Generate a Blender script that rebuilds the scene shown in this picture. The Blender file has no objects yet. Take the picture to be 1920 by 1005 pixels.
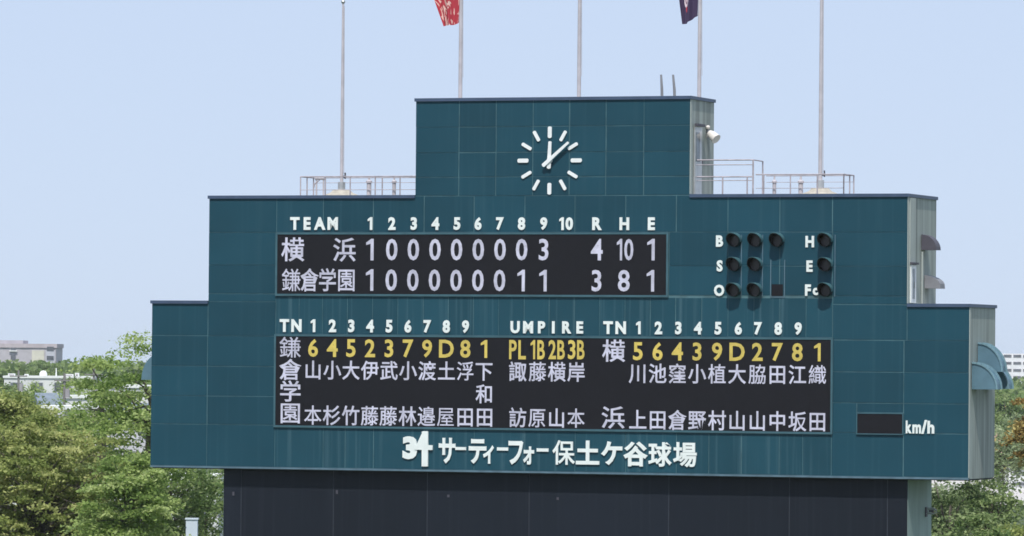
import bpy, math, random
import numpy as np
from mathutils import Vector, Matrix

random.seed(7)
rng = np.random.default_rng(11)
S = bpy.context.scene
COL = S.collection

# ------------------------------------------------------------------ camera
H = 11.2                 # eye height in the stand
FPX, PW, PH = 10000.0, 1920.0, 1005.0
PITCH, ROLL, THETA, DIST = 0.0171, 0.0081, 0.3461, 166.0
_r = Vector((1, 0, 0)); _u = Vector((0, -math.sin(PITCH), math.cos(PITCH))); _f = Vector((0, math.cos(PITCH), math.sin(PITCH)))
c_, s_ = math.cos(ROLL), math.sin(ROLL)
CR = _r * c_ + _u * s_
CU = _u * c_ - _r * s_
cam_d = bpy.data.cameras.new('camera')
cam = bpy.data.objects.new('camera', cam_d); COL.objects.link(cam)
cam_d.sensor_width = 36; cam_d.lens = 36 * FPX / PW
cam_d.clip_start = 0.5; cam_d.clip_end = 20000
m3 = Matrix((CR, CU, -_f)).transposed()
cam.matrix_world = Matrix.Translation((0, 0, H)) @ m3.to_4x4()
S.camera = cam

# ------------------------------------------------------------------ light
SUN_EL = math.radians(60)
PHI = math.radians(13)
nB = Vector((-math.sin(THETA), -math.cos(THETA), 0)); rB = Vector((math.cos(THETA), -math.sin(THETA), 0))
sh = nB * math.cos(PHI) + rB * math.sin(PHI)
SUN = Vector((sh.x * math.cos(SUN_EL), sh.y * math.cos(SUN_EL), math.sin(SUN_EL)))
w = bpy.data.worlds.new('World'); S.world = w; w.use_nodes = True
nt = w.node_tree; nt.nodes.clear()
wo = nt.nodes.new('ShaderNodeOutputWorld'); bg = nt.nodes.new('ShaderNodeBackground'); sky = nt.nodes.new('ShaderNodeTexSky')
sky.sky_type = 'NISHITA'; sky.sun_disc = False
sky.sun_elevation = SUN_EL; sky.sun_rotation = math.atan2(SUN.x, SUN.y)
sky.altitude = 0; sky.air_density = 0.7; sky.dust_density = 0.3; sky.ozone_density = 5.0
bg.inputs['Strength'].default_value = 0.1
veil = nt.nodes.new('ShaderNodeMixRGB'); veil.inputs[0].default_value = .82; veil.inputs[2].default_value = (6.4, 7.5, 9.6, 1)   # thin even high cloud
nt.links.new(sky.outputs[0], veil.inputs[1]); nt.links.new(veil.outputs[0], bg.inputs[0]); nt.links.new(bg.outputs[0], wo.inputs[0])
sl = bpy.data.lights.new('sun', 'SUN'); sl.energy = 4.2; sl.angle = math.radians(0.8); sl.color = (1, .96, .9)
so = bpy.data.objects.new('sun', sl); COL.objects.link(so); so.location = (0, 0, 60)
so.rotation_euler = SUN.to_track_quat('Z', 'Y').to_euler()
S.view_settings.view_transform = 'Standard'; S.view_settings.look = 'None'
S.view_settings.exposure = 0.0; S.view_settings.gamma = 1.0
S.cycles.filter_width = 1.65
S.cycles.max_bounces = 6; S.cycles.volume_bounces = 1
S.cycles.use_denoising = True

# ------------------------------------------------------------------ helpers
def ray(x, y):
    return CR * ((x - PW / 2) / FPX) + CU * ((PH / 2 - y) / FPX) + _f
def at(x, y, Y):
    """point of the place at depth Y seen in that direction"""
    d = ray(x, y); return Vector((0, 0, H)) + d * (Y / d.y)
uax = Vector((math.cos(THETA), -math.sin(THETA), 0)); wax = Vector((math.sin(THETA), math.cos(THETA), 0))
def uv(x, y, wd=0.0):
    """board coordinates (along, height above ground) on the plane wd metres behind the front"""
    d = ray(x, y); o = Vector((0, DIST, 0)) + wax * wd
    t = (o - Vector((0, 0, H))).dot(wax) / d.dot(wax)
    p = Vector((0, 0, H)) + d * t - o
    return p.dot(uax), p.z
def U(x, y, wd=0): return uv(x, y, wd)[0]
def V(x, y, wd=0): return uv(x, y, wd)[1]

MATS = {}
def nodes(name):
    m = bpy.data.materials.new(name); m.use_nodes = True
    return m, m.node_tree, m.node_tree.nodes['Principled BSDF']
def mat(name, col, rough=.6, metal=0., var=.12, scale=3., stretch=(1, 1, 1), dark=None, bump=0., emit=None, spec=.5, lo=.35, hi=.65):
    if name in MATS: return MATS[name]
    m, t, b = nodes(name)
    b.inputs['Roughness'].default_value = rough; b.inputs['Metallic'].default_value = metal
    b.inputs['Specular IOR Level'].default_value = spec
    tc = t.nodes.new('ShaderNodeTexCoord'); mp = t.nodes.new('ShaderNodeMapping'); mp.inputs['Scale'].default_value = stretch
    n = t.nodes.new('ShaderNodeTexNoise'); n.inputs['Scale'].default_value = scale; n.inputs['Detail'].default_value = 5
    g = t.nodes.new('ShaderNodeNewGeometry')
    t.links.new(g.outputs['Position'], mp.inputs[0]); t.links.new(mp.outputs[0], n.inputs['Vector'])
    r = t.nodes.new('ShaderNodeValToRGB')
    d = dark or tuple(c * (1 - var) for c in col)
    l = tuple(min(1, c * (1 + var)) for c in col) if dark is None else col
    r.color_ramp.elements[0].color = (*d, 1); r.color_ramp.elements[1].color = (*l, 1)
    r.color_ramp.elements[0].position = lo; r.color_ramp.elements[1].position = hi
    t.links.new(n.outputs[0], r.inputs[0]); t.links.new(r.outputs[0], b.inputs['Base Color'])
    if bump:
        bp = t.nodes.new('ShaderNodeBump'); bp.inputs['Strength'].default_value = bump; bp.inputs['Distance'].default_value = .02
        t.links.new(n.outputs[0], bp.inputs['Height']); t.links.new(bp.outputs[0], b.inputs['Normal'])
    if emit:
        t.links.new(r.outputs[0], b.inputs['Emission Color']); b.inputs['Emission Strength'].default_value = emit
        b.inputs['Base Color'].default_value = (.015, .015, .015, 1)
        for lk in list(t.links):
            if lk.to_socket == b.inputs['Base Color']: t.links.remove(lk)
        oi = t.nodes.new('ShaderNodeObjectInfo'); ma = t.nodes.new('ShaderNodeMath'); ma.operation = 'MULTIPLY_ADD'
        ma.inputs[1].default_value = .12; ma.inputs[2].default_value = emit - .06
        t.links.new(oi.outputs['Random'], ma.inputs[0]); t.links.new(ma.outputs[0], b.inputs['Emission Strength'])
    MATS[name] = m
    return m

def panel_mat(name, base, streak, amount, perpanel=.10):
    """painted sheet: per-piece tone, faint mottling, pale rain streaks running down"""
    m, t, b = nodes(name)
    b.inputs['Roughness'].default_value = .5
    b.inputs['Specular IOR Level'].default_value = .25
    g = t.nodes.new('ShaderNodeNewGeometry')
    rot = t.nodes.new('ShaderNodeMapping'); rot.inputs['Rotation'].default_value = (0, 0, THETA)
    t.links.new(g.outputs['Position'], rot.inputs[0])
    mp = t.nodes.new('ShaderNodeMapping'); mp.inputs['Scale'].default_value = (5.5, .02, .10)
    t.links.new(rot.outputs[0], mp.inputs[0])
    n1 = t.nodes.new('ShaderNodeTexNoise'); n1.inputs['Scale'].default_value = 1.0; n1.inputs['Detail'].default_value = 3
    t.links.new(mp.outputs[0], n1.inputs['Vector'])
    r1 = t.nodes.new('ShaderNodeMapRange'); r1.inputs[1].default_value = .54; r1.inputs[2].default_value = .76; r1.inputs[4].default_value = amount
    t.links.new(n1.outputs[0], r1.inputs[0])
    n2 = t.nodes.new('ShaderNodeTexNoise'); n2.inputs['Scale'].default_value = .5; n2.inputs['Detail'].default_value = 6
    t.links.new(g.outputs['Position'], n2.inputs['Vector'])
    oi = t.nodes.new('ShaderNodeObjectInfo')
    a = t.nodes.new('ShaderNodeMath'); a.operation = 'MULTIPLY_ADD'; a.inputs[1].default_value = perpanel * 2; a.inputs[2].default_value = 1 - perpanel
    t.links.new(oi.outputs['Random'], a.inputs[0])
    a2 = t.nodes.new('ShaderNodeMath'); a2.operation = 'MULTIPLY_ADD'; a2.inputs[1].default_value = .36; a2.inputs[2].default_value = -.18
    t.links.new(n2.outputs[0], a2.inputs[0])
    a3 = t.nodes.new('ShaderNodeMath'); a3.operation = 'ADD'
    t.links.new(a.outputs[0], a3.inputs[0]); t.links.new(a2.outputs[0], a3.inputs[1])
    hs = t.nodes.new('ShaderNodeHueSaturation'); hs.inputs['Color'].default_value = (*base, 1)
    t.links.new(a3.outputs[0], hs.inputs['Value'])
    mx = t.nodes.new('ShaderNodeMixRGB'); mx.inputs[2].default_value = (*streak, 1)
    t.links.new(r1.outputs[0], mx.inputs[0]); t.links.new(hs.outputs[0], mx.inputs[1])
    t.links.new(mx.outputs[0], b.inputs['Base Color'])
    MATS[name] = m
    return m

class MB:
    def __init__(s): s.v = []; s.f = []
    def box(s, x0, x1, y0, y1, z0, z1):
        if x0 > x1: x0, x1 = x1, x0
        if y0 > y1: y0, y1 = y1, y0
        if z0 > z1: z0, z1 = z1, z0
        b = len(s.v)
        s.v += [(x0, y0, z0), (x1, y0, z0), (x1, y1, z0), (x0, y1, z0), (x0, y0, z1), (x1, y0, z1), (x1, y1, z1), (x0, y1, z1)]
        s.f += [tuple(b + i for i in q) for q in ((0, 3, 2, 1), (4, 5, 6, 7), (0, 1, 5, 4), (1, 2, 6, 5), (2, 3, 7, 6), (3, 0, 4, 7))]
        return s
    def tube(s, pts, radii, n=8, caps=True):
        b0 = len(s.v); pts = [Vector(p) for p in pts]
        if not hasattr(radii, '__len__'): radii = [radii] * len(pts)
        for i, p in enumerate(pts):
            d = (pts[min(i + 1, len(pts) - 1)] - pts[max(i - 1, 0)]).normalized()
            a = d.orthogonal().normalized() if abs(d.z) < .99 else Vector((1, 0, 0))
            if abs(d.z) < .99: a = d.cross(Vector((0, 0, 1))).normalized()
            c = d.cross(a)
            for k in range(n):
                an = 2 * math.pi * k / n
                s.v.append(tuple(p + (a * math.cos(an) + c * math.sin(an)) * radii[i]))
        for i in range(len(pts) - 1):
            for k in range(n):
                q = b0 + i * n; s.f.append((q + k, q + (k + 1) % n, q + n + (k + 1) % n, q + n + k))
        if caps:
            s.f.append(tuple(b0 + k for k in reversed(range(n)))); e = b0 + (len(pts) - 1) * n
            s.f.append(tuple(e + k for k in range(n)))
        return s
    def prism(s, poly, axis, a0, a1):
        """extrude a 2-D outline along axis 'x','y' or 'z'"""
        b = len(s.v); n = len(poly)
        for a in (a0, a1):
            for (p, q) in poly:
                s.v.append({'y': (p, a, q), 'x': (a, p, q), 'z': (p, q, a)}[axis])
        s.f += [tuple(b + k for k in range(n)), tuple(b + n + k for k in reversed(range(n)))]
        s.f += [(b + k, b + n + k, b + n + (k + 1) % n, b + (k + 1) % n) for k in range(n)]
        return s
    def lathe(s, prof, c, n=16):
        b = len(s.v)
        for (r, z) in prof:
            for k in range(n):
                a = 2 * math.pi * k / n; s.v.append((c[0] + r * math.cos(a), c[1] + r * math.sin(a), c[2] + z))
        for i in range(len(prof) - 1):
            for k in range(n):
                q = b + i * n; s.f.append((q + k, q + (k + 1) % n, q + n + (k + 1) % n, q + n + k))
        return s
    def build(s, name, m, parent=None, smooth=False, center=True, fix=True):
        me = bpy.data.meshes.new(name)
        vs = s.v; c = Vector((0, 0, 0))
        if center and vs:
            a = np.array(vs); c = Vector(((a[:, 0].min() + a[:, 0].max()) / 2, (a[:, 1].min() + a[:, 1].max()) / 2, a[:, 2].min()))
            vs = [tuple(r) for r in (a - np.array(c))]
        me.from_pydata(vs, [], s.f)
        if fix:
            import bmesh
            bm = bmesh.new(); bm.from_mesh(me); bmesh.ops.recalc_face_normals(bm, faces=bm.faces); bm.to_mesh(me); bm.free()
        if smooth:
            for p in me.polygons: p.use_smooth = True
            try: me.set_sharp_from_angle(angle=math.radians(40))
            except Exception: pass
        me.materials.append(m)
        o = bpy.data.objects.new(name, me); COL.objects.link(o)
        if parent is not None:
            o.parent = parent
            # parent-of-part offsets
            off = parent.get('_org', None)
            o.location = c - (Vector(off) if off is not None else Vector((0, 0, 0)))
        else:
            o.location = c
        o['_org'] = tuple(c)
        return o

def tag(o, label=None, cat=None, group=None, kind=None):
    if label: o['label'] = label
    if cat: o['category'] = cat
    if group: o['group'] = group
    if kind: o['kind'] = kind
    return o
def empty(name, loc=(0, 0, 0), rz=0.):
    o = bpy.data.objects.new(name, None); COL.objects.link(o); o.location = loc; o.rotation_euler = (0, 0, rz)
    o.empty_display_size = .3
    return o
def board_empty(name, u, wd, z):
    """an Empty standing at board coordinates; parts built in board axes relative to it"""
    p = Vector((0, DIST, 0)) + uax * u + wax * wd; p.z = z
    return empty(name, p, -THETA)

# ------------------------------------------------------------------ materials
M_panel = panel_mat('teal_panel', (.0105, .0600, .089), (.034, .098, .130), .36)
M_panelB = panel_mat('teal_panel_streaked', (.0125, .065, .094), (.056, .125, .157), .85)
M_joint = mat('pale_joint', (.07, .155, .18), .7, var=.25, scale=2)
M_cap = mat('roof_flashing', (.055, .085, .15), .45, var=.1)
M_trim = mat('pale_trim', (.10, .17, .22), .5, var=.15)
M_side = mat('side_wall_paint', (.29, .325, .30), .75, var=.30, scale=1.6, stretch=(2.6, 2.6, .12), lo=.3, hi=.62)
M_side2 = mat('side_strip_paint', (.40, .44, .41), .7, var=.08, scale=1.5, stretch=(3, 3, .25))
M_roof = mat('roof_sheet', (.30, .30, .28), .8, var=.15)
M_under = mat('soffit', (.05, .06, .07), .8)
M_dark = panel_mat('dark_backscreen', (.0095, .0132, .0215), (.03, .037, .052), .3, .12)
M_djoint = mat('dark_joint', (.035, .042, .058), .7)
M_led = mat('led_face', (.006, .0055, .009), .6, var=.10, scale=6, spec=.3)
M_ledframe = mat('led_frame', (.045, .115, .145), .5)
M_ledw = mat('lit_white_led', (.62, .64, .80), .6, var=.14, scale=4.5, emit=.85)
M_ledy = mat('lit_yellow_led', (.72, .58, .12), .6, var=.10, scale=6, emit=.85)
M_white = mat('white_letter_paint', (.80, .85, .83), .4, var=.05, scale=3)
M_clock = mat('clock_white', (.84, .86, .86), .4, var=.04)
M_black = mat('black_lamp', (.012, .012, .014), .5)
M_visor = mat('visor_teal', (.05, .13, .15), .5)
M_lens = mat('dark_lens', (.03, .02, .02), .25)
M_pole = mat('pole_paint', (.50, .47, .50), .45, var=.08)
M_rail = mat('rail_paint', (.40, .36, .39), .6, var=.2, scale=5)
M_alu = mat('aluminium', (.55, .56, .57), .4, .6, var=.1)
M_hood = mat('blue_hood_paint', (.10, .19, .245), .5, var=.08)
M_hoodd = mat('dark_hood_paint', (.075, .07, .09), .6, var=.1)
M_hoodg = mat('grey_hood_paint', (.22, .225, .245), .6, var=.1)
M_glass = mat('window_glass', (.10, .13, .15), .12, var=.3, scale=.8)
M_lampw = mat('floodlight_white', (.70, .66, .62), .5, var=.05)
M_mound = mat('mound_mortar', (.42, .39, .33), .9, var=.15, scale=6)
M_green_wall = mat('pillar_wall', (.27, .36, .34), .7, var=.12, scale=1.2, stretch=(2, 2, .4))

# ------------------------------------------------------------------ board lines
L0, R0, L1, R1, L2, R2 = -12.206, 14.698, -10.253, 12.746, -3.247, 5.797
V0, V1, V2, V3 = H - 3.53, H + 1.754, H + 5.092, H + 8.122
D0, D1, D2 = 3.1, 3.3, 2.42
A1x, B1x, T1, B1 = -7.878, 5.064, H + 3.884, H + 2.010
A2x, B2x, T2, B2 = -7.897, 10.358, H + .669, H - 2.144

board = empty('scoreboard', (0, DIST, 0), -THETA)
tag(board, 'large teal panelled scoreboard in three steps with clock and lit panels', 'scoreboard')

# bodies behind the cladding; each roof sits inside a low parapet
def tier(l, r, z0, z1, d, steps=None, name='tier_wall'):
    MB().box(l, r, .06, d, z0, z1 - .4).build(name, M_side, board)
    q = MB()
    q.box(l, r, .06, .22, z1 - .4, z1); q.box(l, r, d - .16, d, z1 - .4, z1)
    q.box(l, l + .16, .222, d - .162, z1 - .4, z1); q.box(r - .16, r, .222, d - .162, z1 - .4, z1)
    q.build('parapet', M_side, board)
    MB().box(l + .165, r - .165, .225, d - .165, z1 - .397, z1 - .36).build('roof', M_roof, board)
    # flashing round the top
    k = MB(); e = .045
    if steps:      # the step above stands flush on this one, so the flashing stops either side of it
        k.box(l - e, steps[0] - .004, -e, .10, z1 - .07, z1 + .03); k.box(steps[1] + .004, r + e, -e, .10, z1 - .07, z1 + .03)
    else: k.box(l - e, r + e, -e, .10, z1 - .07, z1 + .03)
    k.box(l - e, r + e, d - .10, d + e, z1 - .07, z1 + .03)
    k.box(l - e, l + .1, .102, d - .102, z1 - .07, z1 + .03)
    k.box(r - .1, r + e, .102, d - .102, z1 - .07, z1 + .03)
    k.build('roof_flashing', M_cap, board)
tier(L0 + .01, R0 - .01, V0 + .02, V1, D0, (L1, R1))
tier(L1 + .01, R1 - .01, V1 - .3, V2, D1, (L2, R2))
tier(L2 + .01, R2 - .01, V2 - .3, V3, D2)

# sealant sheet seen in the joints between panels
MB().box(L0 + .012, R0 - .012, .010, .058, V0 + .03, V1 - .08).build('joint_sheet', M_joint, board)
MB().box(L1 + .012, R1 - .012, .010, .058, V1 - .075, V2 - .08).build('joint_sheet', M_joint, board)
MB().box(L2 + .012, R2 - .012, .010, .058, V2 - .075, V3 - .08).build('joint_sheet', M_joint, board)

G = .015
def cells(us, vs, m=M_panel, skip=lambda a, b, c, d: False, gu=G, gv=G):
    us = sorted(us); vs = sorted(vs)
    for i in range(len(us) - 1):
        for j in range(len(vs) - 1):
            if skip(us[i], us[i + 1], vs[j], vs[j + 1]): continue
            jw = random.uniform(-.0015, .0015)
            g1, g2 = gu * random.uniform(.5, 1.2), gv * random.uniform(.5, 1.2)
            MB().box(us[i] + g1, us[i + 1] - g1, jw, .009 , vs[j] + g2, vs[j + 1] - g2).build('panel', m, board, fix=False)
v1, v2 = V(860, 332), V(860, 286)
s_mid = V(1400, 498.5)
top_us = [L2, U(860.4, 290), U(930, 290), U(999, 290), U(1067.5, 290), U(1136, 290), U(1207, 290), R2]
cells(top_us, [V2, V(860, 332), V(860, 286), V(860, 238), V3 - .02])
grid = [U(x, 405) for x in (606, 700, 795, 889, 984, 1078, 1173, 1268)]
g0 = A2x - .03
# strip above the first display, V2 .. T1
cells([L1, g0] + grid + [U(1365, 405), U(1462, 405), U(1561, 405), R1], [T1 + .07, V2 - .0])
# columns beside the first display
cells([L1, g0], [B1, s_mid, T1 + .07])
cells([B1x + .075, U(1365, 470), U(1462, 470), U(1561, 470), R1], [B1, s_mid, T1 + .07])
# band between the displays
half = []
full = [g0] + grid + [U(1365, 590), U(1462, 590), U(1561, 590)]
for a, b in zip(full[:-1], full[1:]): half += [a, (a + b) / 2]
half.append(full[-1])
cells(half, [T2 + .07, B1 - .07], M_panelB, gu=.010)
cells([L1, g0], [V1, B1]); cells([U(1561, 590), R1], [V1, B1])
cells([L1, g0], [T2, V1]); cells([L0, L1], [T2, V1 - .02])
ux = U(1559.5, 700); ux2 = U(1694.5, 700)
cells([U(1561, 590), R1], [T2, V1]); cells([R1, R0], [T2, V1 - .02])
s5, s6 = V(340, 686), V(340, 741.8)
cells([L0, L1 - .01, g0], [B2, s6, s5, T2])
def spd(a, b, c, d): return False
cells([ux + .0, ux2, R0], [s6, s5, T2])
# speed read-out cut into the row below
SX0, SX1, SY0, SY1 = U(1608, 795), U(1692.5, 795), V(1650, 813), V(1650, 776)
cells([ux, SX0 - .03], [B2, s6]); cells([SX0 - .03, ux2], [SY1 + .04, s6]); cells([ux2, R0], [B2, s6])
# bottom band under the second display
bot = [g0] + [U(x, 850) for x in (605.7, 647, 700, 795, 889, 984, 1078, 1173, 1268, 1329, 1390, 1461, 1505)] + [ux]
cells(bot, [V0 + .06, B2 - .07], M_panelB, gu=.010)
cells([L0, L1 - .01, g0], [V0 + .06, B2]); cells([ux, ux2, R0], [V0 + .06, B2])
MB().box(L0, R0, -.02, .058, V0, V0 + .055).build('bottom_trim', M_trim, board)
# corner trims where the cladding turns to the side wall
for (r, z0, z1) in ((R0, V0 + .06, V1 - .08), (R1, V1 + .04, V2 - .08), (R2, V2 + .04, V3 - .08)):
    MB().box(r - .008, r + .012, .0, .16, z0, z1).build('corner_trim', M_side2, board)

# ------------------------------------------------------------------ glyphs
_gc = {}
def glyph_mesh(ch, off):
    k = (ch, off)
    if k in _gc: return _gc[k]
    best = None; ref = None
    for o_ in (0., off * .35, off * .7, off):         # heavier outlines, as far as the fill stays whole
        g = glyph_raw(ch, o_)
        if ref is None: ref = g[6]; best = g; continue
        if g[6] >= best[6] * 1.005: best = g
        else: break
    _gc[k] = best[:6]
    return _gc[k]
def glyph_raw(ch, off):
    cu = bpy.data.curves.new('glyph', 'FONT'); cu.body = ch; cu.offset = off; cu.extrude = .5; cu.resolution_u = 3
    o = bpy.data.objects.new('glyph', cu); COL.objects.link(o)
    bpy.context.view_layer.update()
    me = bpy.data.meshes.new_from_object(o.evaluated_get(bpy.context.evaluated_depsgraph_get()))
    n = len(me.vertices); a = np.empty(n * 3); me.vertices.foreach_get('co', a); a = a.reshape(-1, 3)
    polys = [tuple(p.vertices) for p in me.polygons]
    bpy.data.objects.remove(o); bpy.data.curves.remove(cu); bpy.data.meshes.remove(me)
    area = 0.
    for p in polys:
        q_ = a[list(p)]
        if q_[:, 2].min() < .4: continue
        x, y = q_[:, 0], q_[:, 1]; area += abs(float(np.dot(x, np.roll(y, -1)) - np.dot(y, np.roll(x, -1)))) / 2
    return (a, polys, a[:, 0].min(), a[:, 0].max(), a[:, 1].min(), a[:, 1].max(), area)
def put(ch, cx, cy, w_px, h_px, m, parent, wf, thick, off=.02, mode='box', name='letter', nat=1.0):
    """a character whose box (or em square) centres on the given spot of the front plane"""
    if ch in '本浮邉脇木原': off = min(off, .006)
    a, polys, x0, x1, y0, y1 = glyph_mesh(ch, off)
    if ch == '1':
        st = .085 + off * 1.1
        O = [(.26 - st, 0), (.26, 0), (.26, .70), (.26 - st * .8, .70), (.21 - st, .65), (.0, .58), (.0, .58 - st * .8), (.26 - st, .60 - st * .55)]
        a = np.array([(x, y, -.5) for x, y in O] + [(x, y, .5) for x, y in O]); k = len(O)
        polys = [(0, 7, 3, 2, 1), (7, 6, 5, 4, 3)]
        polys += [tuple(k + i for i in reversed(p_)) for p_ in polys] + [(i, (i + 1) % k, k + (i + 1) % k, k + i) for i in range(k)]
        x0, x1, y0, y1 = 0., .26, 0., .70
        w_px = h_px * .36 * min(1, nat + .08) if not w_px else w_px
    ua = U(cx - 10, cy, wf); ub = U(cx + 10, cy, wf); mu = (ub - ua) / 20
    mv = (V(cx, cy - 10, wf) - V(cx, cy + 10, wf)) / 20
    u, v = uv(cx, cy, wf)
    hh = h_px * mv
    if mode == 'em':
        sx, sy = w_px * mu / .95, hh / .95; ox, oy = .5, .38
    else:
        sy = hh / (y1 - y0); ox, oy = (x0 + x1) / 2, (y0 + y1) / 2
        sx = w_px * mu / (x1 - x0) if w_px else sy * nat
    P = np.stack([(a[:, 0] - ox) * sx, -a[:, 2] * thick, (a[:, 1] - oy) * sy], 1)
    me = bpy.data.meshes.new(name); me.from_pydata([tuple(p) for p in P], [], polys); me.materials.append(m)
    o = bpy.data.objects.new(name, me); COL.objects.link(o); o.parent = parent
    org = Vector(parent['_org']) if '_org' in parent.keys() else Vector((0, 0, 0))
    o.location = Vector((u, wf, v)) - org
    return o
board['_org'] = (0., 0., 0.)

# headings in raised white letters
def head(items, cy0, cy1, h=24):
    xa, xb = items[0][1], items[-1][1]
    for ch, x in items:
        y = cy0 + (cy1 - cy0) * (x - xa) / max(1, xb - xa)
        if len(ch) == 2:
            put(ch[0], x - 9, y, 8.5, h, M_white, board, -.02, .03, .045)
            put(ch[1], x + 5.5, y, 14, h, M_white, board, -.02, .03, .045)
        else:
            put(ch, x, y, {'I': 5}.get(ch, 0), h, M_white, board, -.02, .03, .045, nat=.92)
head([('T', 553), ('E', 576), ('A', 599.5), ('M', 624), ('1', 694), ('2', 735), ('3', 776), ('4', 816.5), ('5', 857), ('6', 896.5), ('7', 937.5),
      ('8', 978), ('9', 1019.6), ('10', 1062), ('R', 1119.5), ('H', 1170.8), ('E', 1221.5)], 419, 419.5)
head([('T', 533.4), ('N', 556), ('1', 587), ('2', 623.5), ('3', 658.8), ('4', 694), ('5', 729.7), ('6', 765), ('7', 801.4), ('8', 837), ('9', 873)], 610.3, 612.5)
head([('U', 966), ('M', 990.3), ('P', 1015.6), ('I', 1037.6), ('R', 1062.7), ('E', 1087.3)], 613.4, 614, 23)
head([('T', 1140.3), ('N', 1164), ('1', 1197), ('2', 1234.7), ('3', 1272), ('4', 1308.7), ('5', 1346.5), ('6', 1384.5), ('7', 1421.5), ('8', 1459.2), ('9', 1496.7)], 614.3, 616.3)
for ch, x, y in (('B', 1349.3, 452), ('S', 1349.5, 498.5), ('O', 1348.5, 544.5), ('H', 1518.5, 453), ('E', 1518, 499), ('F', 1515, 544)):
    put(ch, x, y, 0, 21.5, M_white, board, -.02, .03, .045, nat=.9)
put('c', 1529, 546.5, 0, 14, M_white, board, -.02, .03, .045, nat=.9)
for ch, x, y, w_, h_ in (('k', 1704, 800.5, 11, 24), ('m', 1719, 804.3, 16, 17), ('/', 1733, 800.5, 11, 26), ('h', 1745.5, 801, 13, 24)):
    put(ch, x, y, w_, h_, M_white, board, -.02, .03, .04)

# stadium name along the foot of the board
SG = [('サ', 822.7, 854, 820.7, 869), ('ー', 854, 874, 838, 844), ('テ', 879, 912, 823, 869.5), ('ィ', 905.7, 926, 835, 869.5), ('ー', 932, 953, 838.7, 845),
      ('フ', 953.5, 981, 826.5, 871), ('ォ', 981, 1001.5, 837, 871), ('ー', 1006.5, 1028.5, 840.5, 847), ('保', 1036, 1078, 825.5, 871.5),
      ('土', 1080, 1124, 826, 871), ('ケ', 1127, 1167, 827.5, 872), ('谷', 1169, 1214.5, 828, 874.5), ('球', 1215.7, 1259.5, 829, 875), ('場', 1262, 1306.5, 829, 876)]
for ch, x0, x1, y0, y1 in SG:
    put(ch, (x0 + x1) / 2, (y0 + y1) / 2, x1 - x0, y1 - y0, M_white, board, -.025, .035, .034, name='sign_letter')
put('3', 768.5, 839.5, 27, 43, M_white, board, -.025, .035, .06, name='sign_letter')
q = MB()
def pxbox(q, x0, x1, y0, y1, wa, wb):
    a, b = uv(x0, (y0 + y1) / 2); c, d = uv(x1, (y0 + y1) / 2)
    q.box(a, c, wa, wb, V((x0 + x1) / 2, y1), V((x0 + x1) / 2, y0))
pxbox(q, 792, 803.5, 809, 874.5, -.062, -.004)
pxbox(q, 778, 812, 834.5, 843.5, -.060, -.005)
poly = [uv(794, 808.5), uv(803, 808.5), uv(788, 842), uv(778, 842)]
q.prism(poly, 'y', -.058, -.006)
q.build('sign_letter', M_white, board)

# ------------------------------------------------------------------ displays
def display(u0, u1, z0, z1, fr=.065, label=None):
    s = MB().box(u0, u1, -.035, .009, z0, z1).build('led_display', M_led, board)
    q = MB(); a, b = -.05, .0095
    q.box(u0 - fr, u1 + fr, a, b, z1, z1 + fr); q.box(u0 - fr, u1 + fr, a, b, z0 - fr, z0)
    q.box(u0 - fr, u0, a, b, z0 + .0005, z1 - .0005); q.box(u1, u1 + fr, a, b, z0 + .0005, z1 - .0005)
    f = q.build('frame', M_ledframe, s)
    if label: s['label'] = label
    return s
led1 = display(A1x, B1x, B1, T1, label='upper black lit display with inning scores')
led2 = display(A2x, B2x, B2, T2, label='lower black lit display with batting orders')
led3 = display(SX0, SX1, SY0, SY1, .03, label='small unlit black speed display')
def led(ch, cx, cy, w_, h_, m=M_ledw, parent=led1, mode='em', off=.013, nat=.88):
    put(ch, cx, cy, w_, h_, m, parent, -.042, .006, off, mode, 'character', nat)
R1y, R2y = 468, 526
led('横', 549, 467.5, 42, 45); led('浜', 646, 468, 42, 45)
for ch, x, w_ in (('鎌', 546.3, 35), ('倉', 580.4, 33), ('学', 614, 33), ('園', 649.5, 34)): led(ch, x, 524.8, w_, 43)
for i, ch in enumerate('100000003'):
    led(ch, [693.5, 734.5, 775, 815.6, 856, 896.7, 937.5, 978, 1019.3][i], R1y, 0, 40.5, mode='box', off=.018)
for i, ch in enumerate('100000011'):
    led(ch, [693, 733.5, 774, 814.6, 855, 896, 936.5, 977, 1018][i], 525 + i * .15, 0, 40.5, mode='box', off=.018)
for ch, x, y, n in (('4', 1119, R1y, .85), ('1', 1161.5, R1y, .6), ('0', 1179, R1y, .68), ('1', 1220.5, R1y, .88), ('3', 1118.5, 526.3, .88), ('8', 1169.6, 526.3, .9), ('1', 1219.5, 526.5, .88)):
    led(ch, x, y, 0, 40.5, mode='box', off=.018, nat=n)
for ch, y in (('鎌', 651), ('倉', 692.7), ('学', 733.5), ('園', 774.3)): led(ch, 544.3, y, 40, 39.5, parent=led2)
led('横', 1150.6, 657.5, 42, 42, parent=led2); led('浜', 1149.7, 782.6, 43, 42, parent=led2)
def row(chs, xs, ya, yb, w_, h_, m, mode='em', off=.013, nat=.95):
    for i, ch in enumerate(chs):
        y = ya + (yb - ya) * i / (len(chs) - 1)
        led(ch, xs[i], y, w_ if mode == 'em' else 0, h_, m, led2, mode, off, nat)
XL = [587, 623, 658, 693.7, 729.3, 765, 800.8, 837, 872.5, 907.5]
XR = [1196, 1233, 1270, 1307, 1344.5, 1382, 1420, 1457.5, 1495, 1532.5]
row('64523 79D81'.replace(' ', ''), XL, 652.3, 654.3, 0, 33.5, M_ledy, 'box', .022)
row('56439D2781', XR, 658.5, 660.5, 0, 34, M_ledy, 'box', .022)
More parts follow.
